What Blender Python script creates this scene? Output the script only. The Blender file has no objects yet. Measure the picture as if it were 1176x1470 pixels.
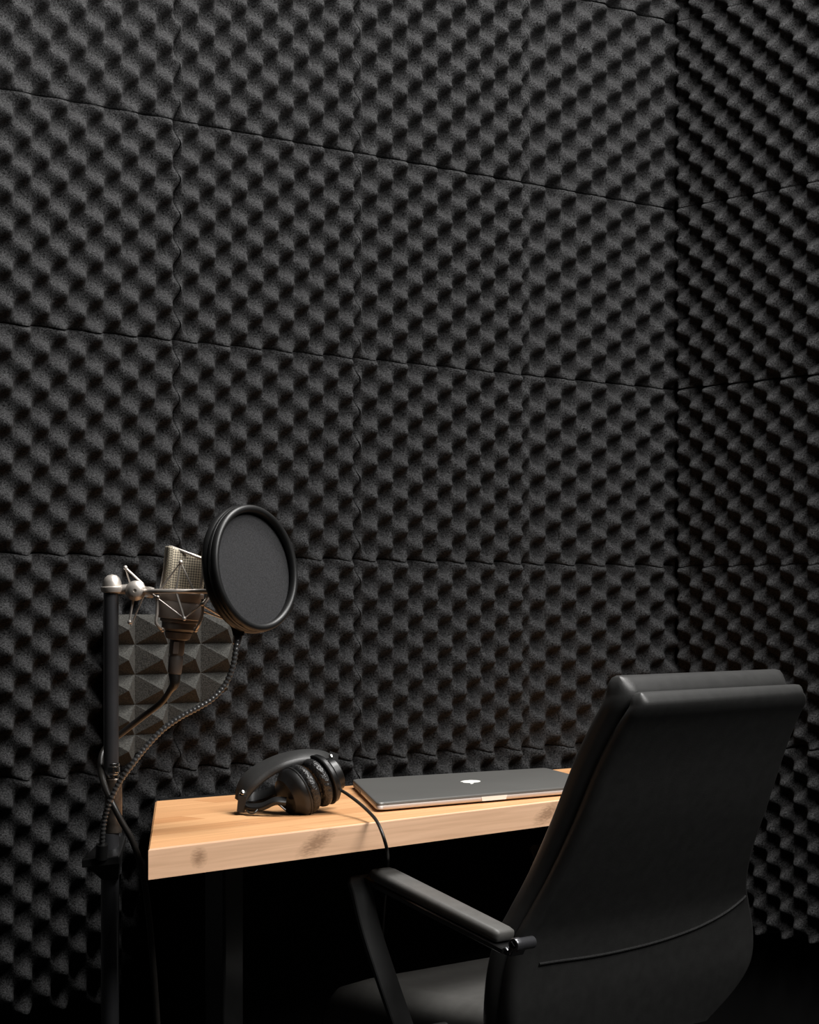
import bpy, bmesh, math, random
import numpy as np
from mathutils import Vector, Matrix
random.seed(7)
C = bpy.context.scene.collection
PI = math.pi

# ------------------------------------------------------------------ camera
AL, FPX, HY = 0.70294, 3000.0, 870.0          # wall angle, focal length (px of 1176x1470), horizon row
CAM = Vector((-2.645, -2.425, 1.0))
RT = Vector((math.cos(AL), -math.sin(AL), 0)); FW = Vector((math.sin(AL), math.cos(AL), 0)); UP = Vector((0, 0, 1))
cd = bpy.data.cameras.new('camera'); cam = bpy.data.objects.new('camera', cd); C.objects.link(cam)
cam.location = CAM; cam.rotation_euler = (PI/2, 0, -AL)
cd.sensor_width = 36; cd.lens = FPX/1470*36; cd.shift_y = (HY-735)/1470; cd.clip_start = .05
bpy.context.scene.camera = cam

def P(px, py, D):
    "point of the room at viewing depth D seen at px, py"
    return CAM + RT*((px-588)/FPX*D) + FW*D - UP*((py-HY)/FPX*D)
def PZ(px, py, z): return P(px, py, (CAM.z-z)*FPX/(py-HY))
def PY(px, py, y):
    d = (y-CAM.y)/(math.cos(AL)-(px-588)/FPX*math.sin(AL))
    return P(px, py, d)
def cdir(r, u, d): return (RT*r+UP*u+FW*d).normalized()

# ------------------------------------------------------------------ materials
def mat(name, col, rough=.5, metal=0., bump=None, var=None, spec=.5, coat=0., alpha=None):
    m = bpy.data.materials.new(name); m.use_nodes = True
    nt = m.node_tree; N = nt.nodes; L = nt.links; b = N['Principled BSDF']
    b.inputs['Base Color'].default_value = (*col, 1); b.inputs['Roughness'].default_value = rough
    b.inputs['Metallic'].default_value = metal; b.inputs['Specular IOR Level'].default_value = spec
    b.inputs['Coat Weight'].default_value = coat; b.inputs['Coat Roughness'].default_value = .15
    tc = N.new('ShaderNodeTexCoord')
    if var:                                   # (scale, amount)
        n = N.new('ShaderNodeTexNoise'); n.inputs['Scale'].default_value = var[0]; n.inputs['Detail'].default_value = 4
        L.new(tc.outputs['Object'], n.inputs['Vector'])
        r = N.new('ShaderNodeValToRGB')
        k = var[1]
        r.color_ramp.elements[0].position = .3; r.color_ramp.elements[1].position = .7
        r.color_ramp.elements[0].color = (*[c*(1-k) for c in col], 1); r.color_ramp.elements[1].color = (*[min(1, c*(1+k)) for c in col], 1)
        L.new(n.outputs['Fac'], r.inputs['Fac']); L.new(r.outputs['Color'], b.inputs['Base Color'])
    if bump:                                  # (scale, strength, distance)
        n = N.new('ShaderNodeTexNoise'); n.inputs['Scale'].default_value = bump[0]; n.inputs['Detail'].default_value = 3
        L.new(tc.outputs['Object'], n.inputs['Vector'])
        bp = N.new('ShaderNodeBump'); bp.inputs['Strength'].default_value = bump[1]; bp.inputs['Distance'].default_value = bump[2]
        L.new(n.outputs['Fac'], bp.inputs['Height']); L.new(bp.outputs['Normal'], b.inputs['Normal'])
    return m

M = {}
M['foam'] = mat('charcoal_foam', (.0225, .0226, .0231), .95, spec=.10, bump=(800, 1., .0016), var=(430, .95))
M['pyrfoam'] = mat('pyramid_foam', (.042, .041, .0375), .95, spec=.10, bump=(900, .7, .0012), var=(520, .55))
M['wall'] = mat('dark_wall', (.010, .010, .010), .9, spec=.1, var=(6, .3))
M['floor'] = mat('black_floor', (.006, .006, .006), .85, spec=.1, var=(20, .4))
M['leather'] = mat('black_leather', (.024, .024, .0235), .46, spec=.45, bump=(420, .18, .0006), var=(60, .12))
M['pad'] = mat('grey_leather', (.088, .086, .081), .5, spec=.4, bump=(420, .15, .0006), var=(60, .1))
M['piping'] = mat('piping', (.012, .012, .012), .65, bump=(900, .5, .001), var=(90, .2))
M['blackmetal'] = mat('black_metal', (.012, .012, .012), .3, spec=.6, coat=.3, var=(40, .2))
M['shadepanel'] = mat('shade_panel_black', (.006, .006, .006), .8, spec=.1, var=(30, .3))  # for the added panel that keeps the space under the desk dark
M['chrome'] = mat('chrome', (.62, .62, .60), .16, 1, var=(30, .05))
M['dchrome'] = mat('black_chrome', (.075, .076, .082), .33, .6, spec=.7, coat=.3, var=(30, .1))
M['nickel'] = mat('satin_nickel', (.62, .57, .52), .42, .7, bump=(300, .08, .0003), var=(40, .08))
M['micbody'] = mat('mic_body_metal', (.36, .31, .275), .48, .3, bump=(500, .06, .0003), var=(50, .08))
M['micdark'] = mat('mic_dark_metal', (.15, .13, .115), .5, .15, var=(50, .1))
M['plastic'] = mat('black_plastic', (.008, .008, .008), .42, spec=.4, var=(80, .2))
M['gloss'] = mat('gloss_black', (.007, .007, .007), .36, spec=.4, coat=.0, var=(80, .2))
M['earpad'] = mat('ear_pad_leather', (.009, .009, .009), .36, spec=.55, bump=(230, .8, .003), var=(80, .2))
M['rubber'] = mat('black_rubber', (.022, .022, .022), .55, var=(90, .2))
M['cable'] = mat('cable_black', (.016, .014, .012), .42, var=(90, .2))
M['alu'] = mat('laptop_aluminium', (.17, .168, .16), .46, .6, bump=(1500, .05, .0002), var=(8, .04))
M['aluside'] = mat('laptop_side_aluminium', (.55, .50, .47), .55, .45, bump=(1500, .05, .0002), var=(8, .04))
M['aluslot'] = mat('bright_notch', (.80, .78, .72), .5, .2, var=(8, .04))
M['white'] = mat('white_logo', (.85, .85, .80), .35, var=(8, .02))
M['clutchreflection'] = mat('clutch_brown_reflection', (.13, .105, .085), .35, .7, var=(120, .35))  # brown reflection painted into the sleeve colour
M['tan'] = mat('tan_strip', (.55, .36, .20), .5, var=(60, .1))
M['stitch'] = mat('stitch_grey', (.22, .22, .21), .6, var=(200, .2))

def grille_mat():
    m = mat('mic_grille_mesh', (.8, .7, .54), .5, .3)
    nt = m.node_tree; N = nt.nodes; L = nt.links; b = N['Principled BSDF']
    tc = N.new('ShaderNodeTexCoord'); mp = N.new('ShaderNodeMapping'); mp.inputs['Rotation'].default_value = (0, PI/4, 0)
    L.new(tc.outputs['Object'], mp.inputs['Vector'])
    ch = N.new('ShaderNodeTexChecker'); ch.inputs['Scale'].default_value = 480
    ch.inputs['Color1'].default_value = (.90, .80, .62, 1); ch.inputs['Color2'].default_value = (.30, .26, .20, 1)
    L.new(mp.outputs['Vector'], ch.inputs['Vector']); L.new(ch.outputs['Color'], b.inputs['Base Color'])
    bp = N.new('ShaderNodeBump'); bp.inputs['Strength'].default_value = .5; bp.inputs['Distance'].default_value = .0005
    L.new(ch.outputs['Fac'], bp.inputs['Height']); L.new(bp.outputs['Normal'], b.inputs['Normal'])
    return m
M['grille'] = grille_mat()

def popmesh_mat():
    m = mat('pop_filter_nylon', (.036, .036, .0375), .9, spec=.1, bump=(1800, .5, .0006), var=(700, .3))
    nt = m.node_tree; N = nt.nodes; L = nt.links; b = N['Principled BSDF']
    t = N.new('ShaderNodeBsdfTransparent'); mx = N.new('ShaderNodeMixShader'); mx.inputs[0].default_value = .07
    L.new(b.outputs[0], mx.inputs[1]); L.new(t.outputs[0], mx.inputs[2]); L.new(mx.outputs[0], N['Material Output'].inputs['Surface'])
    return m
M['popmesh'] = popmesh_mat()

def wood_mat(name, top=True):
    "butcher block: staves along local X, grain and knots"
    m = mat(name, (.6, .35, .17), .42, spec=.35)
    nt = m.node_tree; N = nt.nodes; L = nt.links; b = N['Principled BSDF']
    tc = N.new('ShaderNodeTexCoord')
    br = N.new('ShaderNodeTexBrick'); br.offset = .37; br.squash = 1
    br.inputs['Scale'].default_value = 1; br.inputs['Brick Width'].default_value = .42; br.inputs['Row Height'].default_value = .046
    br.inputs['Mortar Size'].default_value = .0005; br.inputs['Mortar Smooth'].default_value = .3; br.inputs['Bias'].default_value = -.1
    if top:
        br.inputs['Color1'].default_value = (.70, .39, .19, 1); br.inputs['Color2'].default_value = (.55, .265, .115, 1)
        br.inputs['Mortar'].default_value = (.36, .17, .07, 1)
    else:
        br.inputs['Color1'].default_value = (.86, .57, .385, 1); br.inputs['Color2'].default_value = (.81, .52, .345, 1)  # lighter edge wood, brightened further in place of front light
        br.inputs['Mortar'].default_value = (.77, .49, .32, 1)
    L.new(tc.outputs['Object'], br.inputs['Vector'])
    mp = N.new('ShaderNodeMapping'); mp.inputs['Scale'].default_value = (2.2, 75, 75)
    L.new(tc.outputs['Object'], mp.inputs['Vector'])
    n = N.new('ShaderNodeTexNoise'); n.inputs['Scale'].default_value = 2; n.inputs['Detail'].default_value = 6; n.inputs['Distortion'].default_value = .6
    L.new(mp.outputs['Vector'], n.inputs['Vector'])
    r = N.new('ShaderNodeValToRGB'); r.color_ramp.elements[0].position = .3; r.color_ramp.elements[1].position = .72
    r.color_ramp.elements[0].color = (.80, .76, .70, 1); r.color_ramp.elements[1].color = (1.1, 1.1, 1.08, 1)
    L.new(n.outputs['Fac'], r.inputs['Fac'])
    mx = N.new('ShaderNodeMix'); mx.data_type = 'RGBA'; mx.blend_type = 'MULTIPLY'; mx.inputs[0].default_value = .75
    L.new(br.outputs['Color'], mx.inputs[6]); L.new(r.outputs['Color'], mx.inputs[7])
    out = mx.outputs[2]
    if not top:                               # rough grey-brown scuffs with a shape of their own
        for (cx, sx, tilt) in ((.075, .018, .0), (.265, .05, .35), (.72, .05, .3)):
            mp2 = N.new('ShaderNodeMapping'); mp2.vector_type = 'TEXTURE'
            mp2.inputs['Location'].default_value = (cx, 0, -.016); mp2.inputs['Scale'].default_value = (sx, 1, .017)
            mp2.inputs['Rotation'].default_value = (0, -tilt, 0)
            L.new(tc.outputs['Object'], mp2.inputs['Vector'])
            g = N.new('ShaderNodeTexGradient'); g.gradient_type = 'SPHERICAL'; L.new(mp2.outputs['Vector'], g.inputs['Vector'])
            mp3 = N.new('ShaderNodeMapping'); mp3.inputs['Scale'].default_value = (60, 10, 260); mp3.inputs['Rotation'].default_value = (0, tilt, 0)
            L.new(tc.outputs['Object'], mp3.inputs['Vector'])
            n2 = N.new('ShaderNodeTexNoise'); n2.inputs['Scale'].default_value = 2.2; n2.inputs['Detail'].default_value = 5
            L.new(mp3.outputs['Vector'], n2.inputs['Vector'])
            mu = N.new('ShaderNodeMath'); mu.operation = 'MULTIPLY'; L.new(g.outputs['Fac'], mu.inputs[0]); L.new(n2.outputs['Fac'], mu.inputs[1])
            rr = N.new('ShaderNodeMapRange'); rr.inputs['From Min'].default_value = .10; rr.inputs['From Max'].default_value = .42; rr.inputs['To Max'].default_value = .75
            L.new(mu.outputs[0], rr.inputs['Value'])
            m3 = N.new('ShaderNodeMix'); m3.data_type = 'RGBA'; L.new(rr.outputs[0], m3.inputs[0])
            L.new(out, m3.inputs[6]); m3.inputs[7].default_value = (.27, .15, .085, 1)
            out = m3.outputs[2]
    L.new(out, b.inputs['Base Color'])
    bp = N.new('ShaderNodeBump'); bp.inputs['Strength'].default_value = .12; bp.inputs['Distance'].default_value = .001
    L.new(n.outputs['Fac'], bp.inputs['Height']); L.new(bp.outputs['Normal'], b.inputs['Normal'])
    return m
M['woodtop'] = wood_mat('butcher_block_top'); M['woodedge'] = wood_mat('butcher_block_edge', False)

# ------------------------------------------------------------------ object helpers
def root_loc(o):
    v = Vector((0, 0, 0))
    while o: v = v + o.location; o = o.parent
    return v
def thing(name, label, cat, loc, group=None):
    o = bpy.data.objects.new(name, None); C.objects.link(o); o.location = loc; o.empty_display_size = .05
    o['label'] = label; o['category'] = cat
    if group: o['group'] = group
    return o
def tag(o, label, cat, group=None):
    o['label'] = label; o['category'] = cat
    if group: o['group'] = group
    return o
def build(name, geos, m, parent=None, origin=None, smooth=True, label=None, angle=40, frame=None):
    "geos: list of (verts, faces) in room coordinates, linked as ONE mesh object"
    vs, fs = [], []
    for v, f in geos:
        o = len(vs); vs += [Vector(p) for p in v]; fs += [tuple(i+o for i in q) for q in f]
    if parent is not None: base = root_loc(parent)
    else: base = Vector(origin) if origin is not None else Vector((0, 0, 0))
    me = bpy.data.meshes.new(name)
    if frame is not None:                     # frame: 3x3 rotation of the object (local axes as columns)
        R = frame.to_4x4(); inv = (Matrix.Translation(Vector(origin)) @ R).inverted()
        me.from_pydata([tuple(inv @ p) for p in vs], [], fs)
    else:
        me.from_pydata([tuple(p-base) for p in vs], [], fs)
    me.validate(); me.update()
    bm = bmesh.new(); bm.from_mesh(me); bmesh.ops.recalc_face_normals(bm, faces=bm.faces); bm.to_mesh(me); bm.free()
    me.materials.append(m)
    if smooth:
        me.shade_smooth()
        try: me.set_sharp_from_angle(angle=math.radians(angle))
        except Exception: pass
    o = bpy.data.objects.new(name, me); C.objects.link(o)
    if frame is not None:
        o.rotation_euler = frame.to_euler()
        if parent is None: o.location = Vector(origin)
        else: o.location = Vector(origin)-base
        o.parent = parent
    elif parent is not None: o.parent = parent
    else: o.location = base
    if label: o['label'] = label
    return o
def loft(loops, cap=True, closed=True):
    n = len(loops[0]); v = [p for l in loops for p in l]; f = []
    for i in range(len(loops)-1):
        for j in range(n if closed else n-1):
            k = (j+1) % n
            f.append((i*n+j, i*n+k, (i+1)*n+k, (i+1)*n+j))
    if cap and closed:
        f.append(tuple(reversed(range(n)))); b = (len(loops)-1)*n; f.append(tuple(range(b, b+n)))
    return v, f
def frames(pts):
    T = []
    for i in range(len(pts)):
        a = pts[max(0, i-1)]; b = pts[min(len(pts)-1, i+1)]; T.append((b-a).normalized())
    n = T[0].cross(Vector((0, 0, 1)))
    if n.length < 1e-3: n = T[0].cross(Vector((1, 0, 0)))
    n.normalize(); out = []
    for t in T:
        n = (n-t*n.dot(t)).normalized(); out.append((t, n, t.cross(n)))
    return out
def spline(pts, k=8):
    pts = [Vector(p) for p in pts]; q = [pts[0]*2-pts[1]]+pts+[pts[-1]*2-pts[-2]]; out = []
    for i in range(1, len(q)-2):
        for s in range(k):
            t = s/k; a, b, c, d = q[i-1], q[i], q[i+1], q[i+2]
            out.append(.5*((2*b)+(c-a)*t+(2*a-5*b+4*c-d)*t*t+(3*b-a-3*c+d)*t**3))
    out.append(pts[-1]); return out
def tube(pts, r, n=12, cap=True):
    pts = [Vector(p) for p in pts]; F = frames(pts)
    R = r if hasattr(r, '__len__') else [r]*len(pts)
    return loft([[p+(a*math.cos(2*PI*j/n)+b*math.sin(2*PI*j/n))*rr for j in range(n)] for p, (t, a, b), rr in zip(pts, F, R)], cap)
def ring(c, ax, R, r, n=64, m=12, sx=1.):
    c = Vector(c); ax = Vector(ax).normalized(); a = ax.cross(Vector((0, 0, 1)))
    if a.length < 1e-3: a = Vector((1, 0, 0))
    a.normalize(); b = ax.cross(a); v = []; f = []
    for i in range(n):
        t = 2*PI*i/n; d = a*math.cos(t)+b*math.sin(t)
        for j in range(m):
            s = 2*PI*j/m; v.append(c+d*(R+r*math.cos(s))+ax*(r*sx*math.sin(s)))
    for i in range(n):
        for j in range(m): f.append((i*m+j, ((i+1) % n)*m+j, ((i+1) % n)*m+(j+1) % m, i*m+(j+1) % m))
    return v, f
def lathe(c, ax, prof, n=40, cap=True):
    "prof: list of (distance along ax, radius)"
    c = Vector(c); ax = Vector(ax).normalized(); a = ax.cross(Vector((0, 0, 1)))
    if a.length < 1e-3: a = Vector((1, 0, 0))
    a.normalize(); b = ax.cross(a)
    return loft([[c+ax*h+(a*math.cos(2*PI*j/n)+b*math.sin(2*PI*j/n))*max(r, 1e-5) for j in range(n)] for h, r in prof], cap)
def ball(c, r, n=12):
    return lathe(c, (0, 0, 1), [(-r*math.cos(PI*i/n), r*math.sin(PI*i/n)) for i in range(n+1)], n*2)
def bar(pts, wv, w, t, bev=.0015):
    "flat strap through pts: width w along wv, thickness t"
    pts = [Vector(p) for p in pts]; wv = Vector(wv).normalized(); L = []
    for i, p in enumerate(pts):
        tt = (pts[min(len(pts)-1, i+1)]-pts[max(0, i-1)]).normalized(); nv = tt.cross(wv).normalized()
        h, k = w/2, t/2
        L.append([p+wv*x+nv*y for x, y in ((-h+bev, -k), (h-bev, -k), (h, -k+bev), (h, k-bev), (h-bev, k), (-h+bev, k), (-h, k-bev), (-h, -k+bev))])
    return loft(L)
def rrect(w, t, r, k=6):
    "rounded rectangle outline w x t, corner radius r"
    r = min(r, w/2-1e-5, t/2-1e-5); o = []
    for cx, cy, a0 in ((w/2-r, t/2-r, 0), (-w/2+r, t/2-r, 90), (-w/2+r, -t/2+r, 180), (w/2-r, -t/2+r, 270)):
        for i in range(k+1):
            a = math.radians(a0+90*i/k); o.append((cx+r*math.cos(a), cy+r*math.sin(a)))
    return o
def slab(quad, z0, z1):
    v = [Vector((p[0], p[1], z0)) for p in quad]+[Vector((p[0], p[1], z1)) for p in quad]
    n = len(quad)
    return v, [tuple(reversed(range(n))), tuple(range(n, 2*n))]+[(i, (i+1) % n, n+(i+1) % n, n+i) for i in range(n)]
def box(c, ex, ey, ez, sx, sy, sz):
    c = Vector(c); v = []
    for k in (-1, 1):
        for x, y in ((-1, -1), (1, -1), (1, 1), (-1, 1)): v.append(c+ex*(x*sx/2)+ey*(y*sy/2)+ez*(k*sz/2))
    return v, [(3, 2, 1, 0), (4, 5, 6, 7), (0, 1, 5, 4), (1, 2, 6, 5), (2, 3, 7, 6), (3, 0, 4, 7)]
def bevel(o, w, seg=3, ang=35):
    md = o.modifiers.new('bevel', 'BEVEL'); md.width = w; md.segments = seg; md.limit_method = 'ANGLE'; md.angle_limit = math.radians(ang)
    md.harden_normals = False

# ------------------------------------------------------------------ room shell
def struct(name, geo, m):
    o = build(name, [geo], m, smooth=False); o['kind'] = 'structure'; return o
X, Y, Z = Vector((1, 0, 0)), Vector((0, 1, 0)), Vector((0, 0, 1))
struct('wall_left', box((-1.97, .08, 1.4), X, Y, Z, 4.3, .1, 2.8), M['wall'])
struct('wall_right', box((.08, -1.92, 1.4), X, Y, Z, .1, 4.1, 2.8), M['wall'])
struct('floor', box((-1.97, -1.92, -.05), X, Y, Z, 4.3, 4.3, .1), M['floor'])

# ------------------------------------------------------------------ egg-crate foam panels
FT, FA, FK = .030, .027, .16                            # depth of the mean surface, relief
def foam_mesh(name, W, H, su, ph, sv, pv, per=12):
    nu = int(round(W/su*per)); nv = int(round(H/sv*per))
    u = np.linspace(0, W, nu+1); v = np.linspace(0, H, nv+1); uu, vv = np.meshgrid(u, v)
    c = np.cos(PI*(uu/su-ph))*np.cos(PI*(vv/sv-pv))
    s = c-.2*c*c+.07
    e = np.minimum(np.minimum(uu, W-uu), np.minimum(vv, H-vv))
    h = FT-FA/2*s-.004*np.exp(-e/.003)
    P_ = np.stack([uu, -h, -vv-FK*(h-FT)], -1).reshape(-1, 3)          # soft bumps sag a little
    vs = [tuple(map(float, p)) for p in P_]
    w = nu+1; fs = [(j*w+i, (j+1)*w+i, (j+1)*w+i+1, j*w+i+1) for j in range(nv) for i in range(nu)]
    edge = [i for i in range(w)]+[j*w+nu for j in range(1, nv+1)]+[nv*w+i for i in range(nu-1, -1, -1)]+[j*w for j in range(nv-1, 0, -1)]
    b = len(vs); vs += [(vs[i][0], 0., vs[i][2]) for i in edge]; n = len(edge)
    fs += [(edge[i], edge[(i+1) % n], b+(i+1) % n, b+i) for i in range(n)]+[tuple(range(b, b+n))]
    me = bpy.data.meshes.new(name); me.from_pydata(vs, [], fs); me.validate()
    bm = bmesh.new(); bm.from_mesh(me); bmesh.ops.recalc_face_normals(bm, faces=bm.faces); bm.to_mesh(me); bm.free()
    me.materials.append(M['foam']); me.shade_smooth()
    try: me.set_sharp_from_angle(angle=math.radians(65))
    except Exception: pass
    return me
rows = [1.318, .9931, .67511, .36856, .06767, -.22719, -.53473]       # seams, relative to eye height
HP = .3050
colx = [PY(x, 870, 0).x for x in (255.5, 513.5, 755)]
W0 = colx[1]-colx[0]; W1 = colx[2]-colx[1]
colx = [colx[0]-W0*2.0, colx[0]-W0*1.0]+colx+[.012]
SU = W0/11.54; SV = HP/12.15
me_full = foam_mesh('egg_crate_foam', SU*11.54, HP, SU, .79, SV, 1.27)
SUc = (colx[5]-colx[4])/10.25
me_corner = foam_mesh('egg_crate_foam_corner', SUc*10.25, HP, SUc, .79, SV, 1.27)
me_right = foam_mesh('egg_crate_foam_right', SU*11.54, HP, SU, .66, SV, 1.27)
ordn = ['sixth row from bottom', 'fifth row from bottom', 'fourth row from bottom', 'third row from bottom', 'second row from bottom', 'lowest row']
colname = ['column past the far left one', 'far left column', 'third column from the corner', 'second column from the corner', 'column next to the corner']
for r in range(6):
    zt = CAM.z+rows[r]; hh = rows[r]-rows[r+1]
    for c in range(5):
        me = me_corner if c == 4 else me_full
        o = bpy.data.objects.new('foam_panel', me); C.objects.link(o)
        wd = colx[c+1]-colx[c]; base = SUc*10.25 if c == 4 else SU*11.54
        o.location = (colx[c]+random.uniform(-.0006, .0006), FT+.0005, zt+random.uniform(-.0008, .0008))
        o.scale = ((wd-.0006)/base, 1+random.uniform(-.02, .04), (hh-.0004)/HP)
        o.rotation_euler = (0, random.uniform(-.0016, .0016), 0)
        tag(o, f'charcoal egg-crate foam panel, left wall, {ordn[r]}, {colname[c]}', 'acoustic foam', 'egg-crate foam panels on the left wall')
    for c, nm in enumerate(('column next to the corner', 'second column from the corner')):
        o = bpy.data.objects.new('foam_panel', me_right if c == 0 else me_full); C.objects.link(o)
        o.rotation_euler = (0, random.uniform(-.0016, .0016), -PI/2)
        o.location = (FT+.0005, -.004-c*(SU*11.54+.0005), zt+random.uniform(-.0008, .0008)); o.scale = (1, 1+random.uniform(-.02, .04), (hh-.0004)/HP)
        tag(o, f'charcoal egg-crate foam panel, right wall, {ordn[r]}, {nm}', 'acoustic foam', 'egg-crate foam panels on the right wall')

# pyramid foam offcut behind the microphone stand, its lower right side cut in a curve
def pyramid_panel():
    yb = -.019; yt = -.054; yp = -.038
    x0 = PY(159, 900, yp).x; pc = (PY(340, 900, yp).x-PY(151, 900, yp).x)/4; xg = PY(151, 900, yp).x
    zt = PY(245, 882, yp).z; zb = PY(245, 1096, yp).z; pr = (zt-zb)/5
    cut = [(341, 880), (341, 936), (334, 966), (317, 994), (291, 1012), (250, 1036), (216, 1065), (187, 1097), (172, 1118)]
    cu = [(PY(a, b, yp).z, PY(a, b, yp).x) for a, b in cut]
    def xr(z):
        for (z1, x1), (z2, x2) in zip(cu, cu[1:]):
            if z1 >= z >= z2: return x1+(x2-x1)*(z1-z)/(z1-z2)
        return cu[0][1] if z > cu[0][0] else cu[-1][1]
    nu, nv = 240, 240; vs = []
    for j in range(nv+1):
        z = zt-(zt-zb)*j/nv; xe = max(xr(z), x0+.01)
        for i in range(nu+1):
            x = x0+(xe-x0)*i/nu
            fu = ((x-xg)/pc) % 1; fv = ((zt-z)/pr) % 1
            h = 1-max(abs(2*fu-1), abs(2*fv-1))
            vs.append(Vector((x, yb-.008-(yb-.008-yt)*h, z)))
    w = nu+1; fs = [(j*w+i, (j+1)*w+i, (j+1)*w+i+1, j*w+i+1) for j in range(nv) for i in range(nu)]
    edge = [i for i in range(w)]+[j*w+nu for j in range(1, nv+1)]+[nv*w+i for i in range(nu-1, -1, -1)]+[j*w for j in range(nv-1, 0, -1)]
    b = len(vs); vs += [Vector((vs[i].x, yb, vs[i].z)) for i in edge]; n = len(edge)
    fs += [(edge[i], edge[(i+1) % n], b+(i+1) % n, b+i) for i in range(n)]+[tuple(range(b, b+n))]
    o = build('pyramid_foam_panel', [(vs, fs)], M['pyrfoam'], origin=(x0, yb, zb), smooth=False)
    tag(o, 'dark grey pyramid foam piece on the wall behind the microphone, cut in a curve', 'acoustic foam')
pyramid_panel()

# ------------------------------------------------------------------ desk
DZ = .740; DT = .033
FL, BL = PZ(213, 1219, DZ), PZ(223, 1150, DZ)
FR, BR = PZ(955, 1130, DZ), PZ(955, 1092, DZ)
desk = thing('desk', 'light butcher-block wood desk top along the foam wall, under laptop and headphones', 'desk', FL*1)
desk.location = (FL.x, FL.y, 0)
ex = (FR-FL).normalized(); fr = Matrix((ex, Z.cross(ex), Z)).transposed()
def inset(q, d):                               # quad shrunk by d
    c = sum(q, Vector())/4; return [p+(c-p).normalized()*d*1.4 for p in q]
quad = [FL, FR, BR, BL]
b_ = .0018
q1 = inset(quad, b_)
top = ([Vector((p.x, p.y, DZ)) for p in q1]+[Vector((p.x, p.y, DZ-b_)) for p in quad]+[Vector((p.x, p.y, DZ-DT)) for p in quad], [])
top[1].extend([(0, 1, 2, 3)]+[(i, 4+i, 4+(i+1) % 4, (i+1) % 4) for i in range(4)]+[(4+i, 8+i, 8+(i+1) % 4, 4+(i+1) % 4) for i in range(4)]+[(11, 10, 9, 8)])
o = build('desk_top', [top], M['woodtop'], desk, origin=FL, smooth=False, frame=fr)
o.data.materials.append(M['woodedge'])
for p in o.data.polygons:
    if abs(p.normal.z) < .5: p.material_index = 1
for (px, D) in ((322, 2.62), (965, 3.10)):
    c = P(px, 870, D); c.z = (DZ-DT)/2
    bo = build('desk_leg', [box(c, ex, Z.cross(ex), Z, .035, .035, DZ-DT)], M['blackmetal'], desk, smooth=False, label='black square metal desk leg'); bevel(bo, .003)
for (px, D) in ((322, 2.76), (955, 3.36)):
    c = P(px, 870, D); c.z = (DZ-DT)/2
    bo = build('desk_leg', [box(c, ex, Z.cross(ex), Z, .035, .035, DZ-DT)], M['blackmetal'], desk, smooth=False, label='black square metal desk leg'); bevel(bo, .003)

bk = (BR-BL).normalized(); nb_ = Z.cross(bk)      # added black panel against the foam: blocks light, keeps under-desk space dark
if nb_.y < 0: nb_ = -nb_
a_, b_2 = BL+nb_*.001+bk*.012, BR+nb_*.001
pan = [Vector((p.x, p.y, 0)) for p in (a_, b_2, Vector((b_2.x, max(b_2.y+.008, -.013), 0)), Vector((PY(228, 1180, -.013).x, -.013, 0)))]
build('added_shade_panel', [slab(pan, .06, DZ-.004)], M['shadepanel'], desk, smooth=False, label='black panel added to darken the space under the desk')

# ------------------------------------------------------------------ laptop
LT = .0125; FOOT = .0018
zt = DZ+LT
lBL, lBR, lFL, lFR = PZ(506, 1118.5, zt), PZ(784, 1102, zt), PZ(541, 1152.5, zt), PZ(872, 1124.5, zt)
def lap(u, v):                                 # u 0..1 left to right, v 0..1 hinge to front
    return (lBL*(1-u)+lBR*u)*(1-v)+(lFL*(1-u)+lFR*u)*v
laptop = thing('laptop', 'closed silver-grey laptop lying on the wooden desk', 'laptop', Vector((lap(.5, .5).x, lap(.5, .5).y, DZ)))
def lap_outline(ins=0., rad=.03, k=6):
    o = []
    rx, ry = rad, rad*1.15
    for cx, cy, a0 in ((1-ins-rx, 1-ins-ry, 0), (ins+rx, 1-ins-ry, 90), (ins+rx, ins+ry, 180), (1-ins-rx, ins+ry, 270)):
        for i in range(k+1):
            a = math.radians(a0+90*i/k); o.append((cx+rx*math.cos(a), cy+ry*math.sin(a)))
    return o
def lap_body(zs):
    return loft([[Vector((lap(u, v).x, lap(u, v).y, z)) for u, v in lap_outline(i)] for z, i in zs])
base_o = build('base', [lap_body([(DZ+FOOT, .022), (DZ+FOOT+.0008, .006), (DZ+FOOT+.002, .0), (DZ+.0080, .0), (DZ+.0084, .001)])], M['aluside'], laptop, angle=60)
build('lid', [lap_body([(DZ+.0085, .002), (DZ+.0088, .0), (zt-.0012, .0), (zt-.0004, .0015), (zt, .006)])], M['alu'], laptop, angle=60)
for u, v in ((.06, .1), (.94, .1), (.06, .9), (.94, .9)):
    p = lap(u, v); build('rubber_foot', [lathe((p.x, p.y, DZ), Z, [(0, .008), (FOOT+.0004, .008)], 20)], M['rubber'], base_o)
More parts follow.
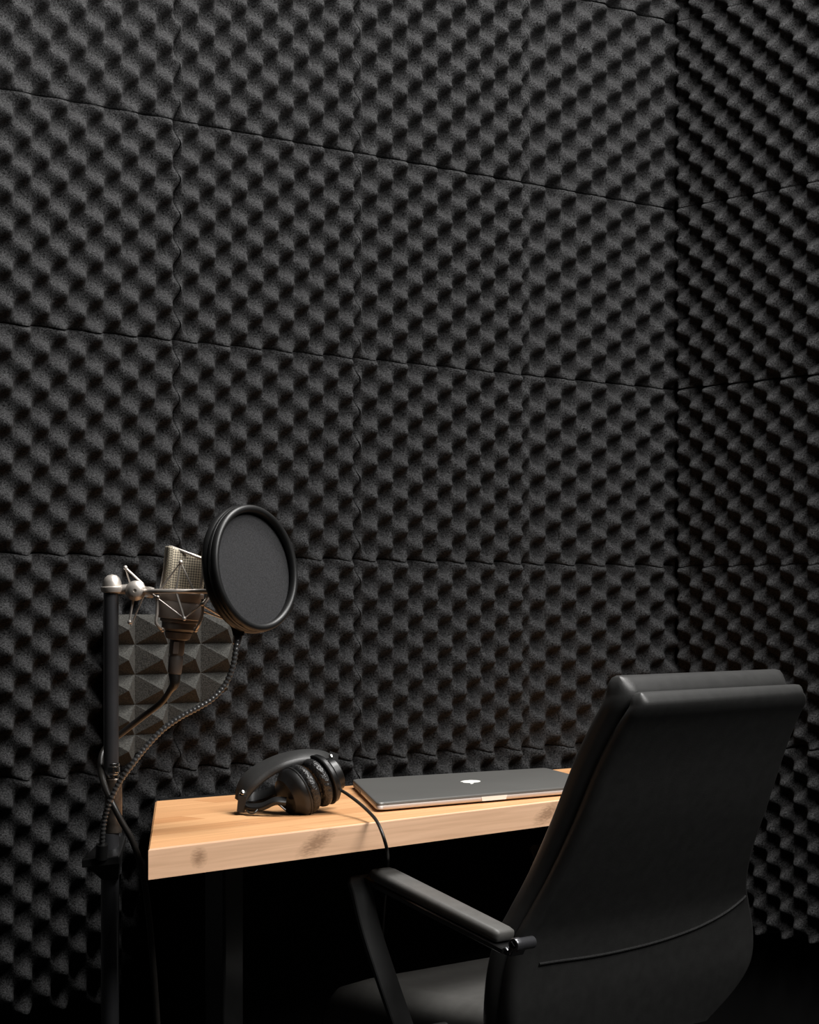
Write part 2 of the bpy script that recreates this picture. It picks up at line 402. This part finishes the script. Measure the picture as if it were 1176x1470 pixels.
# thumb notch in the middle of the front edge
def on_front(u, z): p = lap(u, 1.0); q = lap(u, 1.002); return Vector((q.x, q.y, z))
nz0, nz1 = DZ+.0030, DZ+.0086
v = [on_front(.432, nz0), on_front(.535, nz0), on_front(.540, nz1), on_front(.428, nz1)]
inn = [Vector((lap(u, .985).x, lap(u, .985).y, z)) for u, z in ((.432, nz0), (.535, nz0), (.540, nz1), (.428, nz1))]
build('thumb_notch', [(v+inn, [(0, 1, 2, 3), (7, 6, 5, 4), (0, 4, 5, 1), (1, 5, 6, 2), (2, 6, 7, 3), (3, 7, 4, 0)])], M['aluslot'], base_o, smooth=False, label='bright thumb notch in the front edge')
for k, (v0, v1) in enumerate(((.06, .10), (.13, .17), (.205, .225), (.255, .275), (.31, .37))):
    vv = []
    for uu in (-.0015, .01):
        for a, z in ((v0, DZ+.0034), (v1, DZ+.0034), (v1, DZ+.0072), (v0, DZ+.0072)):
            p = lap(uu, a); vv.append(Vector((p.x, p.y, z)))
    build('port', [(vv, [(0, 1, 2, 3), (7, 6, 5, 4), (0, 4, 5, 1), (1, 5, 6, 2), (2, 6, 7, 3), (3, 7, 4, 0)])], M['plastic'], base_o, smooth=False)
# white fruit logo with a bite and a leaf, its leaf towards the front edge
def logo():
    ctr = (.493, .452); geos = []
    R = .050
    pts = []
    n = 72
    for i in range(n):
        t = 2*PI*i/n; x = math.cos(t); y = math.sin(t)
        r = 1-.10*math.exp(-((t-PI/2)/.32)**2)-.07*math.exp(-((t-3*PI/2)/.25)**2)+.05*abs(math.cos(t))
        x, y = x*r*.95, y*r*1.0
        x *= 1.0 if y > 0 else 1-.22*y*y
        d = math.hypot(x-1.22, y-.12)              # the bite
        if d < .42:
            s = .42/d; x, y = 1.22+(x-1.22)*s, .12+(y-.12)*s
        pts.append((x, y))
    leaf = []
    for i in range(16):
        t = i/15; leaf.append((.05+.42*t-.18*math.sin(PI*t)*.5, 1.08+.55*t+.12*math.sin(PI*t)))
    for i in range(16):
        t = 1-i/15; leaf.append((.05+.42*t+.22*math.sin(PI*t)*.5, 1.08+.55*t-.16*math.sin(PI*t)))
    for poly in (pts, leaf):
        lo = []
        for z in (zt-.0002, zt+.00025):
            lo.append([Vector((lap(ctr[0]-x*R*.92, ctr[1]+y*R*1.35).x, lap(ctr[0]-x*R*.92, ctr[1]+y*R*1.35).y, z)) for x, y in poly])
        geos.append(loft(lo))
    build('logo', geos, M['white'], laptop, smooth=False, label='white fruit-shaped logo on the lid')
logo()

# ------------------------------------------------------------------ headphones
hp = thing('headphones', 'black over-ear headphones folded on the left end of the desk', 'headphones', PZ(430, 1160, DZ))
ax = cdir(.80, .36, .48); cc = P(445, 1128, 2.62)
Rr = .0325
def cup(s, name):
    c = cc+ax*(s*.001); a = ax*s
    e = build(name, [lathe(c, a, [(.0165, Rr*.93), (.018, Rr*1.0), (.024, Rr*1.0), (.028, Rr*.93), (.033, Rr*.78), (.036, Rr*.72), (.037, Rr*.6), (.0368, 0)] if s < 0 else
        [(.0165, Rr*.93), (.018, Rr*1.0), (.023, Rr*1.0), (.026, Rr*.92), (.028, Rr*.70), (.038, Rr*.66), (.0395, Rr*.58), (.0395, 0)], 48)], M['gloss'], hp)
    build('ear_pad', [ring(c+a*.0085, a, Rr*.74, .0082, 56, 14, .95)], M['earpad'], e)
    build('trim_ring', [ring(c+a*.0178, a, Rr*.985, .0016, 56, 8)], M['plastic'], e)
    return e
cl = cup(-1, 'ear_cup'); cr = cup(1, 'ear_cup')
# wide leather headband, far edge stitched
fa = spline([P(343, 1146, 2.630), P(345, 1128, 2.632), P(353, 1113, 2.634), P(372, 1099, 2.638), P(400, 1087, 2.645), P(432, 1080, 2.652), P(458, 1080.5, 2.662), P(474, 1087, 2.672), P(485, 1102, 2.680)], 6)
nb = spline([P(352, 1152, 2.60), P(358, 1142, 2.60), P(368, 1130, 2.60), P(385, 1116, 2.605), P(408, 1103, 2.61), P(432, 1097, 2.62), P(452, 1097, 2.63), P(466, 1101, 2.64), P(476, 1110, 2.65)], 6)
lo = []
for i in range(len(fa)):
    a, b = fa[i], nb[i]; t = (fa[min(i+1, len(fa)-1)]-fa[max(i-1, 0)]).normalized(); w = (b-a); L_ = w.length; w.normalize(); nn = t.cross(w).normalized()
    mid = (a+b)/2; sec = []
    for x, y in rrect(L_, .009, .0044, 5):
        bulge = .004*(1-(2*x/L_)**2); sec.append(mid+w*x-nn*(y+bulge))
    lo.append(sec)
band = build('headband', [loft(lo)], M['leather'], hp, angle=70)
st = []
for i in range(6, len(fa)-8):
    a, b = fa[i], nb[i]; w = (b-a).normalized(); t = (fa[i+1]-fa[i-1]).normalized(); nn = t.cross(w).normalized()
    for q in (0, .5):
        p = fa[i]*(1-q)+fa[i+1]*q
        p0 = p-nn*.0026; st.append(tube([p0+w*.0006, p-nn*.0048+w*.0052], .0006, 5))
build('stitching', st, M['stitch'], band, label='grey stitches along the edge of the headband')
# hinges and yokes
h1, h2 = P(349, 1141, 2.61), P(476, 1091, 2.67)
build('hinge', [box(P(349, 1146, 2.62), cdir(1, -.15, .2), cdir(0, .2, 1), cdir(.1, 1, 0), .010, .050, .020)], M['plastic'], hp, smooth=False)
build('hinge', [box(P(476, 1097, 2.67), cdir(1, -.35, .2), cdir(0, .2, 1), cdir(.3, 1, 0), .012, .040, .020)], M['plastic'], hp, smooth=False)
for p in (P(348, 1138, 2.598), P(475, 1086.5, 2.645)):
    build('screw', [lathe(p, cdir(.2, .5, -1), [(-.002, .0032), (.0012, .0032), (.002, .002), (.002, 0)], 16)], M['chrome'], hp, label='chrome hinge screw')
cL = cc-ax*.030
yk = spline([P(347, 1148, 2.61), P(356, 1158, 2.60), P(376, 1158, 2.59), P(395, 1150, 2.585), cL+cdir(-.2, -.3, -1)*.02], 6)
build('yoke', [bar(yk, cdir(0, .3, 1), .016, .006)], M['plastic'], cl)
yk2 = spline([P(350, 1146, 2.64), P(364, 1146, 2.65), P(382, 1142, 2.65), P(398, 1136, 2.64), cL+ax*.002], 6)
build('yoke', [bar(yk2, cdir(0, .6, 1), .022, .006)], M['plastic'], cl)
yk3 = spline([P(478, 1100, 2.67), P(487, 1112, 2.69), P(487, 1126, 2.69), cc+ax*.036], 6)
build('yoke', [bar(yk3, cdir(0, .3, 1), .014, .005)], M['plastic'], cr)
build('wire', [tube(spline([P(353, 1160, 2.60), P(358, 1167, 2.585), P(366, 1166.5, 2.58), P(373, 1158, 2.59)], 8), .0011, 8)], M['cable'], hp)
build('wire', [tube(spline([P(386, 1158, 2.60), P(392, 1152.5, 2.59), P(400, 1155, 2.58), P(410, 1163, 2.575)], 8), .0011, 8)], M['cable'], hp)
ev = P(541, 1180, PZ(541, 1181, DZ).dot(FW)-CAM.dot(FW))
cb = spline([cc+ax*.030+cdir(0, -.4, -1)*.012, P(486, 1132, 2.63), P(500, 1141, 2.60), P(517, 1154, 2.56), P(532, 1168, 2.51), P(541, 1179, 2.475), P(548, 1194, 2.455), P(553, 1209, 2.452), P(556, 1221, 2.465), P(557, 1230, 2.53), P(557, 1240, 2.68), P(556, 1258, 2.80), P(552, 1300, 2.84), P(545, 1400, 2.84)], 8)
build('cable', [tube(cb, .0021, 10)], M['cable'], hp, label='black headphone cable hanging over the front edge of the desk')
build('strain_relief', [lathe(cc+ax*.031+cdir(0, -.4, -1)*.010, (P(494, 1136, 2.61)-(cc+ax*.031+cdir(0, -.4, -1)*.010)), [(0, .0042), (.008, .0036), (.013, .0028), (.0131, 0)], 14)], M['plastic'], hp)

# ------------------------------------------------------------------ microphone stand
DM = 2.45
stand = thing('microphone_stand', 'black and chrome microphone stand left of the desk', 'microphone stand', Vector((P(159.5, 870, DM).x, P(159.5, 870, DM).y, 0)))
def SP(px, py, dd=0): return P(px, py, DM+dd)
axp = SP(159.5, 870)
def zy(py): return CAM.z-(py-HY)/FPX*DM
pole = lambda prof, px=159.5, n=32: lathe(Vector((SP(px, 870).x, SP(px, 870).y, 0)), Z, [(zy(y), r) for y, r in prof], n)
k_ = DM/FPX
build('upper_tube', [pole([(1112, 10.8*k_), (849, 10.8*k_)])], M['dchrome'], stand)
build('collar', [pole([(1117, 9*k_), (1116, 11*k_), (1112, 11*k_), (1111, 9.8*k_), (1109, 9.8*k_), (1108, 11.5*k_), (1101, 11.5*k_), (1100, 10*k_), (1099, 11*k_), (1096, 11*k_), (1095, 9.5*k_)], 161)], M['chrome'], stand, label='ribbed chrome collar')
build('clutch', [pole([(1196, 10.5*k_), (1195, 12*k_), (1180, 12.4*k_), (1119, 12*k_), (1117, 10*k_)], 163)], M['clutchreflection'], stand, label='clutch sleeve with a painted brown reflection')
build('lower_tube', [pole([(1870, 13*k_), (1196, 13*k_)], 158)], M['dchrome'], stand)
# clamp plate holding the gooseneck
cp = [SP(117, 1234, -.03), SP(172, 1229, -.03), SP(181, 1199, .03), SP(147, 1203, .03)]
v = cp+[p-UP*.010 for p in cp]; v2 = [cp[0]-UP*.010, cp[1]-UP*.010, SP(167, 1262, 0), SP(146, 1262, 0)]
o = build('clamp', [(v, [(0, 1, 2, 3), (7, 6, 5, 4), (0, 4, 5, 1), (1, 5, 6, 2), (2, 6, 7, 3), (3, 7, 4, 0)]),
    loft([[SP(120, 1240, -.028), SP(172, 1236, -.028), SP(178, 1215, .02), SP(140, 1215, .02)], [SP(146, 1263, -.012), SP(170, 1263, -.012), SP(171, 1262, .012), SP(146, 1262, .012)]])], M['plastic'], stand, smooth=False, label='black plastic clamp')
bevel(o, .0015)
# cast tripod base on the floor
bs = Vector((SP(158, 870).x, SP(158, 870).y, 0))
build('base_hub', [lathe(bs, Z, [(.03, .02), (.05, .03), (.11, .03), (.13, .018)], 24)], M['plastic'], stand)
for a in (35, 155, 275):
    d = Vector((math.cos(math.radians(a)), math.sin(math.radians(a)), 0))
    build('leg', [tube([bs+d*.02+UP*.09, bs+d*.16+UP*.05, bs+d*.27+UP*.009], .008, 12)], M['blackmetal'], stand)

# ------------------------------------------------------------------ shock mount (its swivel grips the stand top)
sm = thing('shock_mount', 'satin nickel spider shock mount on top of the stand, cradling the microphone', 'shock mount', SP(195, 848))
build('stand_cap', [pole([(852, 9*k_), (850, 15*k_), (846, 16.5*k_), (843, 16.5*k_), (842, 13.6*k_), (836, 13.2*k_), (830, 10.8*k_), (826, 6.5*k_), (824.5, 0.1*k_)], 161)], M['nickel'], sm)
build('swivel_arm', [tube([SP(160, 846), SP(180, 846), SP(196, 848)], [.0045, .006, .009], 16), loft([[SP(x, y, d) for x, y, d in q] for q in (
    [(197, 838, -.006), (197, 838, .006), (197, 859, .006), (197, 859, -.006)], [(208, 841, -.006), (208, 841, .006), (208, 857, .006), (208, 857, -.006)], [(221, 846, -.004), (221, 846, .004), (221, 856, .004), (221, 856, -.004)])])], M['nickel'], sm, angle=30)
kn = SP(194.5, 848, -.012)
build('swivel_knob', [lathe(kn, -FW, [(-.012, .0110), (-.004, .0118), (.001, .0118), (.002, .0104), (.004, .0092), (.006, .0055), (.0064, .0022), (.005, .0018), (.005, 0)], 36)], M['nickel'], sm, label='round nickel swivel knob')
mc = (259.5, 850)
R1 = 49.5*k_
rc = SP(258, 849)
build('suspension_ring', [ring(rc, UP, R1, .0028, 72, 10), lathe(SP(216, 850.5), cdir(-1, .1, 0), [(-.004, .006), (.0, .0066), (.004, .0066), (.0045, .005), (.009, .005)], 20)], M['nickel'], sm)
def rg(deg, R=R1, y=849):                       # a point of the ring: 0 = right, 90 = toward the camera
    a = math.radians(deg); return Vector((rc.x, rc.y, zy(y)))+RT*(R*math.cos(a))-FW*(R*math.sin(a))
def strut(pts, r=.0013, balls=()):
    g = [tube([Vector(p) for p in pts], r, 8)]
    return g+[ball(Vector(q), r*1.9, 8) for q in balls]
tipA, tipB, tipC, tipD, tipE = SP(180, 815, .0), SP(186, 893, -.01), SP(333, 893, .0), SP(259.5, 807, -.043), SP(264.5, 888, -.043)
for pts, bl in (
    ([rg(190), SP(205, 838, -.0), tipA], [tipA]), ([SP(187, 838, .004), tipA], []),
    ([SP(191.5, 858, -.006), tipB], [tipB]), ([rg(170, R1, 851), SP(188, 898, -.008), tipB], []),
    ([rg(-20, R1, 851), SP(292, 870, -.02), tipC], [tipC]), ([SP(291, 877, -.03), tipC], []),
    ([rg(120), tipD, rg(60)], [tipD]), ([rg(90), tipD], []),
    ([rg(90), tipE], [tipE]), ([SP(226, 859, -.03), tipE, SP(290, 867, -.034)], []),
    ([SP(290, 867, -.034), rg(20)], [SP(290, 867, -.034)]),
    ([rg(150), SP(226, 858, -.03)], [SP(226, 858, -.03)])):
    build('strut', strut(pts, .0014 if bl else .0010, bl), M['nickel'], sm)
for a, b, c in ((226, 224, 233), (291, 287, 281)):
    build('cradle_hook', [tube(spline([SP(a, 860, -.03), SP(a-.5, 880, -.03), SP(b, 893, -.03), SP((b+c)/2, 900, -.027), SP(c, 904, -.02)], 6), .0018, 8), ball(SP(c, 904, -.02), .003, 8)], M['nickel'], sm)

# ------------------------------------------------------------------ microphone
mic = thing('microphone', 'large champagne condenser microphone with woven grille, held in the shock mount', 'microphone', SP(259.5, 870))
mu = cdir(.091, .995, 0); m0 = SP(259.5, 870)
def mprof(prof, off=0): return lathe(m0, mu, [((870-y)*k_, r*k_) for y, r in prof], 48)
build('body', [mprof([(889, 30), (888, 31), (866, 31.8), (864.5, 30.8), (863, 30.8), (861.5, 31.8), (851, 31.8), (849, 30), (849, 0)])], M['micbody'], mic)
build('lower_ring', [mprof([(907, 18), (906, 21), (903, 24.5), (894, 25), (893, 27.5), (890, 28), (889, 27), (889, 0)])], M['micdark'], mic)
build('swivel_stem', [mprof([(919, 12), (917, 17), (912, 19), (908, 20), (907, 18)])], M['micdark'], mic)
# head grille: rounded block, top slanting down to the right
gx = cdir(.955, 0, .30); gx = (gx-mu*gx.dot(mu)).normalized(); gy = mu.cross(gx)       # width, away from the camera
gb = m0+mu*((870-850)*k_)
GW, GD, GH = 57*k_, 36*k_, 58*k_
def gsec(h, sh, sc=1.): return [gb+mu*(h-sh*x)+gx*(x*sc)+gy*(y*sc) for x, y in rrect(GW, GD, .006, 6)]
gr = build('head_grille', [loft([gsec(-.001, 0), gsec(GH*.5, .08), gsec(GH*.96, .2), gsec(GH*.985, .2, .985), gsec(GH, .2, .95)])], M['grille'], mic, origin=gb, angle=45,
           frame=Matrix((gx, gy, mu)).transposed())
hw = GW/2-.0005; yf = -GD/2-.0003
def gp(x, h): return gb+gx*x+gy*(yf if abs(x) < hw-.004 else yf+.003)+mu*(h-.2*x*min(1, h/GH))
fp = [gp(-hw, 0), gp(-hw, GH*.6), gp(-hw, GH*.93), gp(-hw+.0015, GH*.975), gp(-hw+.005, GH*.99), gp(0, GH*.992), gp(hw-.005, GH*.99), gp(hw-.0015, GH*.975), gp(hw, GH*.93), gp(hw, GH*.6), gp(hw, 0)]
build('grille_frame', [tube(fp, .0016, 8)], M['nickel'], gr, label='bright metal rim around the grille')
cb_ = m0+mu*((870-919)*k_)
con = build('connector', [lathe(m0, mu, [((870-y)*k_, r*k_) for y, r in ((968, 8.5), (966, 10), (944, 10.6), (942, 9.6), (940, 9.6), (938, 10.8), (920, 10.8), (917, 10))], 32)], M['micdark'], mic, label='dark cable connector')
build('latch', [box(m0+mu*((870-930)*k_)-FW*(.0088), cdir(1, 0, 0), FW, mu, .006, .003, .014)], M['micbody'], con, smooth=False)
# microphone cable
m1 = m0+mu*((870-967)*k_)
mcb = spline([m1, m1-UP*.012, P(245, 990, 2.46), P(232, 1008, 2.48), P(205, 1029, 2.49), P(178, 1050, 2.492), P(160, 1064, 2.49), P(147, 1082, 2.475), P(144.5, 1100, 2.455), P(147, 1118, 2.435), P(154, 1138, 2.415), P(162, 1155, 2.405), P(175, 1180, 2.405), P(190, 1207, 2.41), P(203, 1245, 2.42), P(211, 1290, 2.43), P(218, 1360, 2.44), P(224, 1440, 2.45), P(228, 1520, 2.46), P(230, 1640, 2.46), P(220, 1900, 2.47)], 8)
rad = [.0072 if i < 8 else (.0060 if i < 14 else .0042) for i in range(len(mcb))]
o = build('microphone_cable', [tube(mcb, [.0072-.0034*min(1, i/18) for i in range(len(mcb))], 12)], M['cable'], origin=m1)
tag(o, 'black microphone cable looping round the stand pole and hanging down past the desk end', 'cable')

# ------------------------------------------------------------------ pop filter on a gooseneck
pf = thing('pop_filter', 'round black pop filter on a ribbed metal gooseneck, in front of the microphone', 'pop filter', SP(365, 816))
pn = cdir(.80, .125, -.585); pc_ = SP(366, 815.5, -.01); PR = 86*k_
# tilt of the long axis comes with the normal's lean
hoop = build('hoop', [ring(pc_, pn, PR, .0046, 96, 14, 1.2), ring(pc_-pn*.012, pn, PR*1.005, .0050, 96, 14, 1.3)], M['plastic'], pf)
build('hoop_groove', [ring(pc_-pn*.0045, pn, PR+.0026, .0026, 96, 8)], M['gloss'], hoop)
sc = lathe(pc_-pn*.004, pn, [(0, 0), (0, PR*.3), (.0002, PR*.6), (0, PR*.985), (-.0012, PR*.985), (-.0010, PR*.5), (-.0012, 0)], 96, cap=False)
build('mesh_screen', [sc], M['popmesh'], pf, label='fine grey nylon screen')
gn0 = P(343, 905, DM-.015)
build('hoop_bracket', [loft([[gn0+RT*x*1.0+FW*y+UP*h for x, y in ((-w, -.008), (w, -.008), (w, .010), (-w, .010))] for w, h in ((.006, -.006), (.008, .002), (.011, .008), (.013, .013))])], M['plastic'], pf, smooth=False)
gp_ = spline([P(342, 908, DM-.015), P(339, 930, DM-.02), P(334, 958, DM-.02), P(323, 983, DM-.02), P(305, 1003, DM-.025), P(284, 1016, DM-.03), P(258, 1030, DM-.035), P(233, 1048, DM-.04), P(210, 1072, DM-.045), P(190, 1097, DM-.05), P(172, 1122, DM-.05), P(158, 1150, DM-.05), P(150, 1175, DM-.045), P(147, 1200, DM-.04), P(146, 1226, DM-.03)], 40)
# ribbed profile: fine radius ripple along the length
L_ = [0.]
for a, b in zip(gp_, gp_[1:]): L_.append(L_[-1]+(b-a).length)
n_ = int(L_[-1]/.00125); pts = []; j = 0
for i in range(n_+1):
    s = L_[-1]*i/n_
    while j < len(L_)-2 and L_[j+1] < s: j += 1
    t = (s-L_[j])/max(1e-9, L_[j+1]-L_[j]); pts.append(gp_[j]*(1-t)+gp_[j+1]*t)
M['gooseneck'] = mat('gooseneck_steel', (.10, .10, .10), .28, .5, var=(30, .05))
build('gooseneck', [tube(pts, [.0036 if i % 4 < 2 else .0029 for i in range(len(pts))], 12)], M['gooseneck'], pf, label='ribbed metal gooseneck')
build('ferrule', [tube([P(343.5, 903, DM-.015), P(342, 912, DM-.015), P(339.5, 925, DM-.018)], [.0055, .0052, .0042], 16)], M['dchrome'], pf)
build('ferrule', [tube([P(146.5, 1212, DM-.035), P(146, 1232, DM-.03)], [.0068, .0074], 16)], M['plastic'], pf)

# ------------------------------------------------------------------ office chair
PSI = math.radians(45)
KC = .90; FLOORC = 1-1/KC                     # chair stands a little nearer: the finished chair is scaled about the eye
Fd = cdir(-math.sin(PSI), 0, math.cos(PSI)); Sd = cdir(math.cos(PSI), 0, math.sin(PSI))
chair = thing('office_chair', 'black leather office chair with reclined back, facing the desk', 'chair', Vector((P(800, 1400, 2.85).x, P(800, 1400, 2.85).y, 0)))
RW = [(944, 1009, 1180), (925, 1023, 1173), (909, 1043, 1161), (880, 1100, 1140), (845, 1185, 1115), (810, 1260, 1092), (780, 1315, 1084), (760, 1352, 1087), (747, 1400, 1093), (741, 1450, 1090), (740, 1490, 1068), (745, 1530, 1028)]
DT0 = 2.62
def row_geo(xl, yl, xr):
    xc = (xl+xr)/2; D = DT0+(1047.5-xc)*DT0/FPX/math.tan(PSI)
    a, b = (xl-588)/FPX, (xr-588)/FPX
    w = (b-a)*D/(math.cos(PSI)-b*math.sin(PSI))
    return P(xl, yl, D), w
def interp_rows(RW, k=5):
    pts = spline([Vector(r) for r in RW], k); return [row_geo(*p) for p in pts]
RG = interp_rows(RW)
def back_loft(RG, off0, off1, th0, th1, wex, dip, bow, zex=0., rnd=None, extra_top=True):
    loops = []; n = len(RG)
    for i, (pl, w) in enumerate(RG):
        t = i/(n-1); off = off0+(off1-off0)*t; th = th0+(th1-th0)*t
        up = zex*max(0, 1-t*2.2)
        roll = .016*max(0, 1-t/.17)**2          # the upper edge rolls forward
        c = pl+Sd*(w/2)+Fd*(off+th/2+roll)+UP*up
        sec = []
        for x, y in rrect(w+2*wex, th, th*.48, 6):
            s = 2*x/(w+2*wex)
            sec.append(c+Sd*x+Fd*(y+bow*(s*s-.35))+UP*(dip*max(0, 1-t*2)*(-(1-s*s)+.5*s*s*s)))
        loops.append(sec)
    if extra_top:                               # round the upper edge over
        def shrink(lp, f, dz):
            c = sum(lp, Vector())/len(lp)
            out = []
            for p in lp:
                d = p-c; sx = d.dot(Sd); fy = d-Sd*sx
                lim = (RG[0][1]/2+wex); s2 = max(-lim+.012*(1-f), min(lim-.012*(1-f), sx))
                out.append(c+Sd*s2+fy*f+UP*dz)
            return out
        top_ = loops[0]; th = th0
        loops = [shrink(top_, .15, th*.46), shrink(top_, .45, th*.41), shrink(top_, .75, th*.28), shrink(top_, .93, th*.12)]+loops
    return loft(loops)
rear = build('rear_panel', [back_loft(RG, 0, 0, .028, .03, -.001, .006, .012)], M['leather'], chair, angle=60)
build('back_cushion', [back_loft(RG, .026, .012, .046, .05, .000, .006, .012, zex=.012)], M['leather'], chair, angle=60)
# piping seam across the rear panel
seam = spline([Vector((774, 1384, 0)), Vector((800, 1380, 0)), Vector((850, 1373, 0)), Vector((900, 1363, 0)), Vector((950, 1350, 0)), Vector((1000, 1332, 0)), Vector((1040, 1311, 0)), Vector((1068, 1289, 0)), Vector((1081, 1272, 0))], 6)
from mathutils.bvhtree import BVHTree
me = rear.data; bl_ = root_loc(chair)
bvh = BVHTree.FromPolygons([v.co+bl_ for v in me.vertices], [tuple(p.vertices) for p in me.polygons])
sp = []
for q in seam:
    d = (P(q.x, q.y, 2.)-CAM).normalized(); h = bvh.ray_cast(CAM, d)
    if h[0] is not None: sp.append(h[0]-d*.001)
build('seam_piping', [tube(sp, .0020, 8)], M['piping'], rear, label='raised piping seam across the rear panel')
# seat
sl = P(748, 1478, 2.80); sz = .455
def st_pt(f, s, z): q = sl+Fd*f+Sd*s; return Vector((q.x, q.y, z))
lo = []; SW = .42
for f, dz, ww in ((.05, -.03, .9), (.058, -.008, .96), (.07, -.002, 1), (.10, -.004, 1), (.20, -.004, 1), (.33, .0, .99), (.385, -.008, .97), (.41, -.022, .94), (.422, -.042, .9)):
    c = st_pt(f, SW/2+.005, sz-.035+dz)
    th = .07 if f > .06 and f < .36 else (.05 if f < .40 else .03)
    lo.append([c+Sd*x+UP*y for x, y in rrect(SW*ww, th, th*.45, 6)])
build('seat', [loft(lo)], M['pad'], chair, angle=70)
# arms
def arm(dx):
    o = Sd*dx+Fd*(.07 if dx else 0)
    A, B = P(729, 1335, 2.70)+o, P(545, 1243, 2.865)+o
    d = (B-A).normalized(); side = Sd; nv = side.cross(d).normalized()
    if nv.z < 0: nv = -nv
    L0 = (B-A).length; lo = []
    for t, wf, tf in ((0, .80, .55), (.012, .95, .85), (.04, 1, 1), (.5, 1.06, 1), (.93, 1.1, 1), (.98, 1.04, .85), (1, .9, .5)):
        c = A+d*(L0*t)-nv*.009
        lo.append([c+side*x+nv*y for x, y in rrect(.037*wf, .018*tf, .007*tf, 5)])
    pad = build('armrest_pad', [loft(lo)], M['pad'], chair, angle=60, label='grey padded armrest')
    u = -nv*.0225
    A2 = A-d*.012+u; B2 = B+d*.012+u
    fl = P(577, 1470, 2.80)+o; g = (P(553, 1400, 2.815)+o, P(532, 1335, 2.835)+o, P(520, 1285, 2.85)+o, P(514, 1262, 2.86)+o)
    low = fl+(g[0]*-1+fl)*2.0; 
    path = [A2, A2+d*.05, A2+d*.15, B2-d*.004]+spline([B2+d*.004, g[3], g[2], g[1], g[0], fl, fl+(fl-g[0])*1.2, fl+(fl-g[0])*2.4], 4)
    e = path[-1]; dn = (path[-1]-path[-2]).normalized()
    e2 = e+dn*((e.z-FLOORC-.05)/max(.05, -dn.z)); path += [e2]
    hz = Vector((-Fd.x, -Fd.y, 0))
    for a in (30, 60, 90):
        path.append(e2+hz*(.03*math.sin(math.radians(a)))*1.0-UP*(.04*(1-math.cos(math.radians(a)))))
    path.append(path[-1]+hz*.42)
    build('arm_frame', [bar(path, Sd, .036, .008)], M['blackmetal'], chair, smooth=False, label='flat black metal arm frame running down to the floor')
    j = P(737, 1357, 2.665)+o
    s = 1 if dx == 0 else -1
    build('arm_bolt', [lathe(j, Sd*s, [(.004, 0), (.004, .0042), (0, .0048), (0, .0082), (.002, .0092), (.010, .0092), (.011, .0082), (.036, .0082), (.036, 0)], 28)], M['dchrome'], chair, label='dark chrome bolt with a hex socket')
    build('arm_bracket', [bar([A2, A2-d*.008, j+Sd*s*.012+UP*.002], Sd, .026, .010)], M['dchrome'], chair, smooth=False)
    return path[-1]
e1 = arm(0); e2 = arm(.45)
build('cross_bar', [bar([e1, e2], Fd, .036, .008)], M['blackmetal'], chair, smooth=False)
q0, q1 = P(548, 1385, 2.82), P(548, 1385, 2.82)+Sd*.47
build('seat_bar', [tube([Vector((q0.x, q0.y, .41)), Vector((q1.x, q1.y, .41))], .012, 16)], M['blackmetal'], chair)
q0 = st_pt(.03, -.01, .41); q1 = st_pt(.03, .46, .41)

chair.scale = (KC, KC, KC); chair.location = CAM+(Vector(chair.location)-CAM)*KC

# ------------------------------------------------------------------ light
def area(name, loc, tgt, size, power, col=(1, .98, .955), spread=180):
    l = bpy.data.lights.new(name, 'AREA'); l.shape = 'SQUARE'; l.size = size; l.energy = power; l.color = col; l.spread = math.radians(spread)
    o = bpy.data.objects.new(name, l); C.objects.link(o); o.location = loc
    o.rotation_euler = (Vector(tgt)-Vector(loc)).to_track_quat('-Z', 'Y').to_euler(); return o
area('overhead_softbox', (-.5, -.8, 2.9), (-.8, -.5, 1.), .9, 76)
area('front_softbox', (-.68, -2.2, 2.6), (-.9, -.2, 1.1), 1.1, 64)
area('added_wall_fill', (-1.15, -1.25, 2.35), (-1.85, 0, 1.95), .7, 15, spread=95)  # added fill lamp that lifts the upper left of the foam wall
w = bpy.data.worlds.new('world'); bpy.context.scene.world = w; w.use_nodes = True
w.node_tree.nodes['Background'].inputs['Color'].default_value = (.5, .52, .55, 1); w.node_tree.nodes['Background'].inputs['Strength'].default_value = .010

vs_ = bpy.context.scene.view_settings
vs_.view_transform = 'Standard'; vs_.look = 'None'; vs_.gamma = 1; vs_.use_curve_mapping = False; vs_.exposure = 0
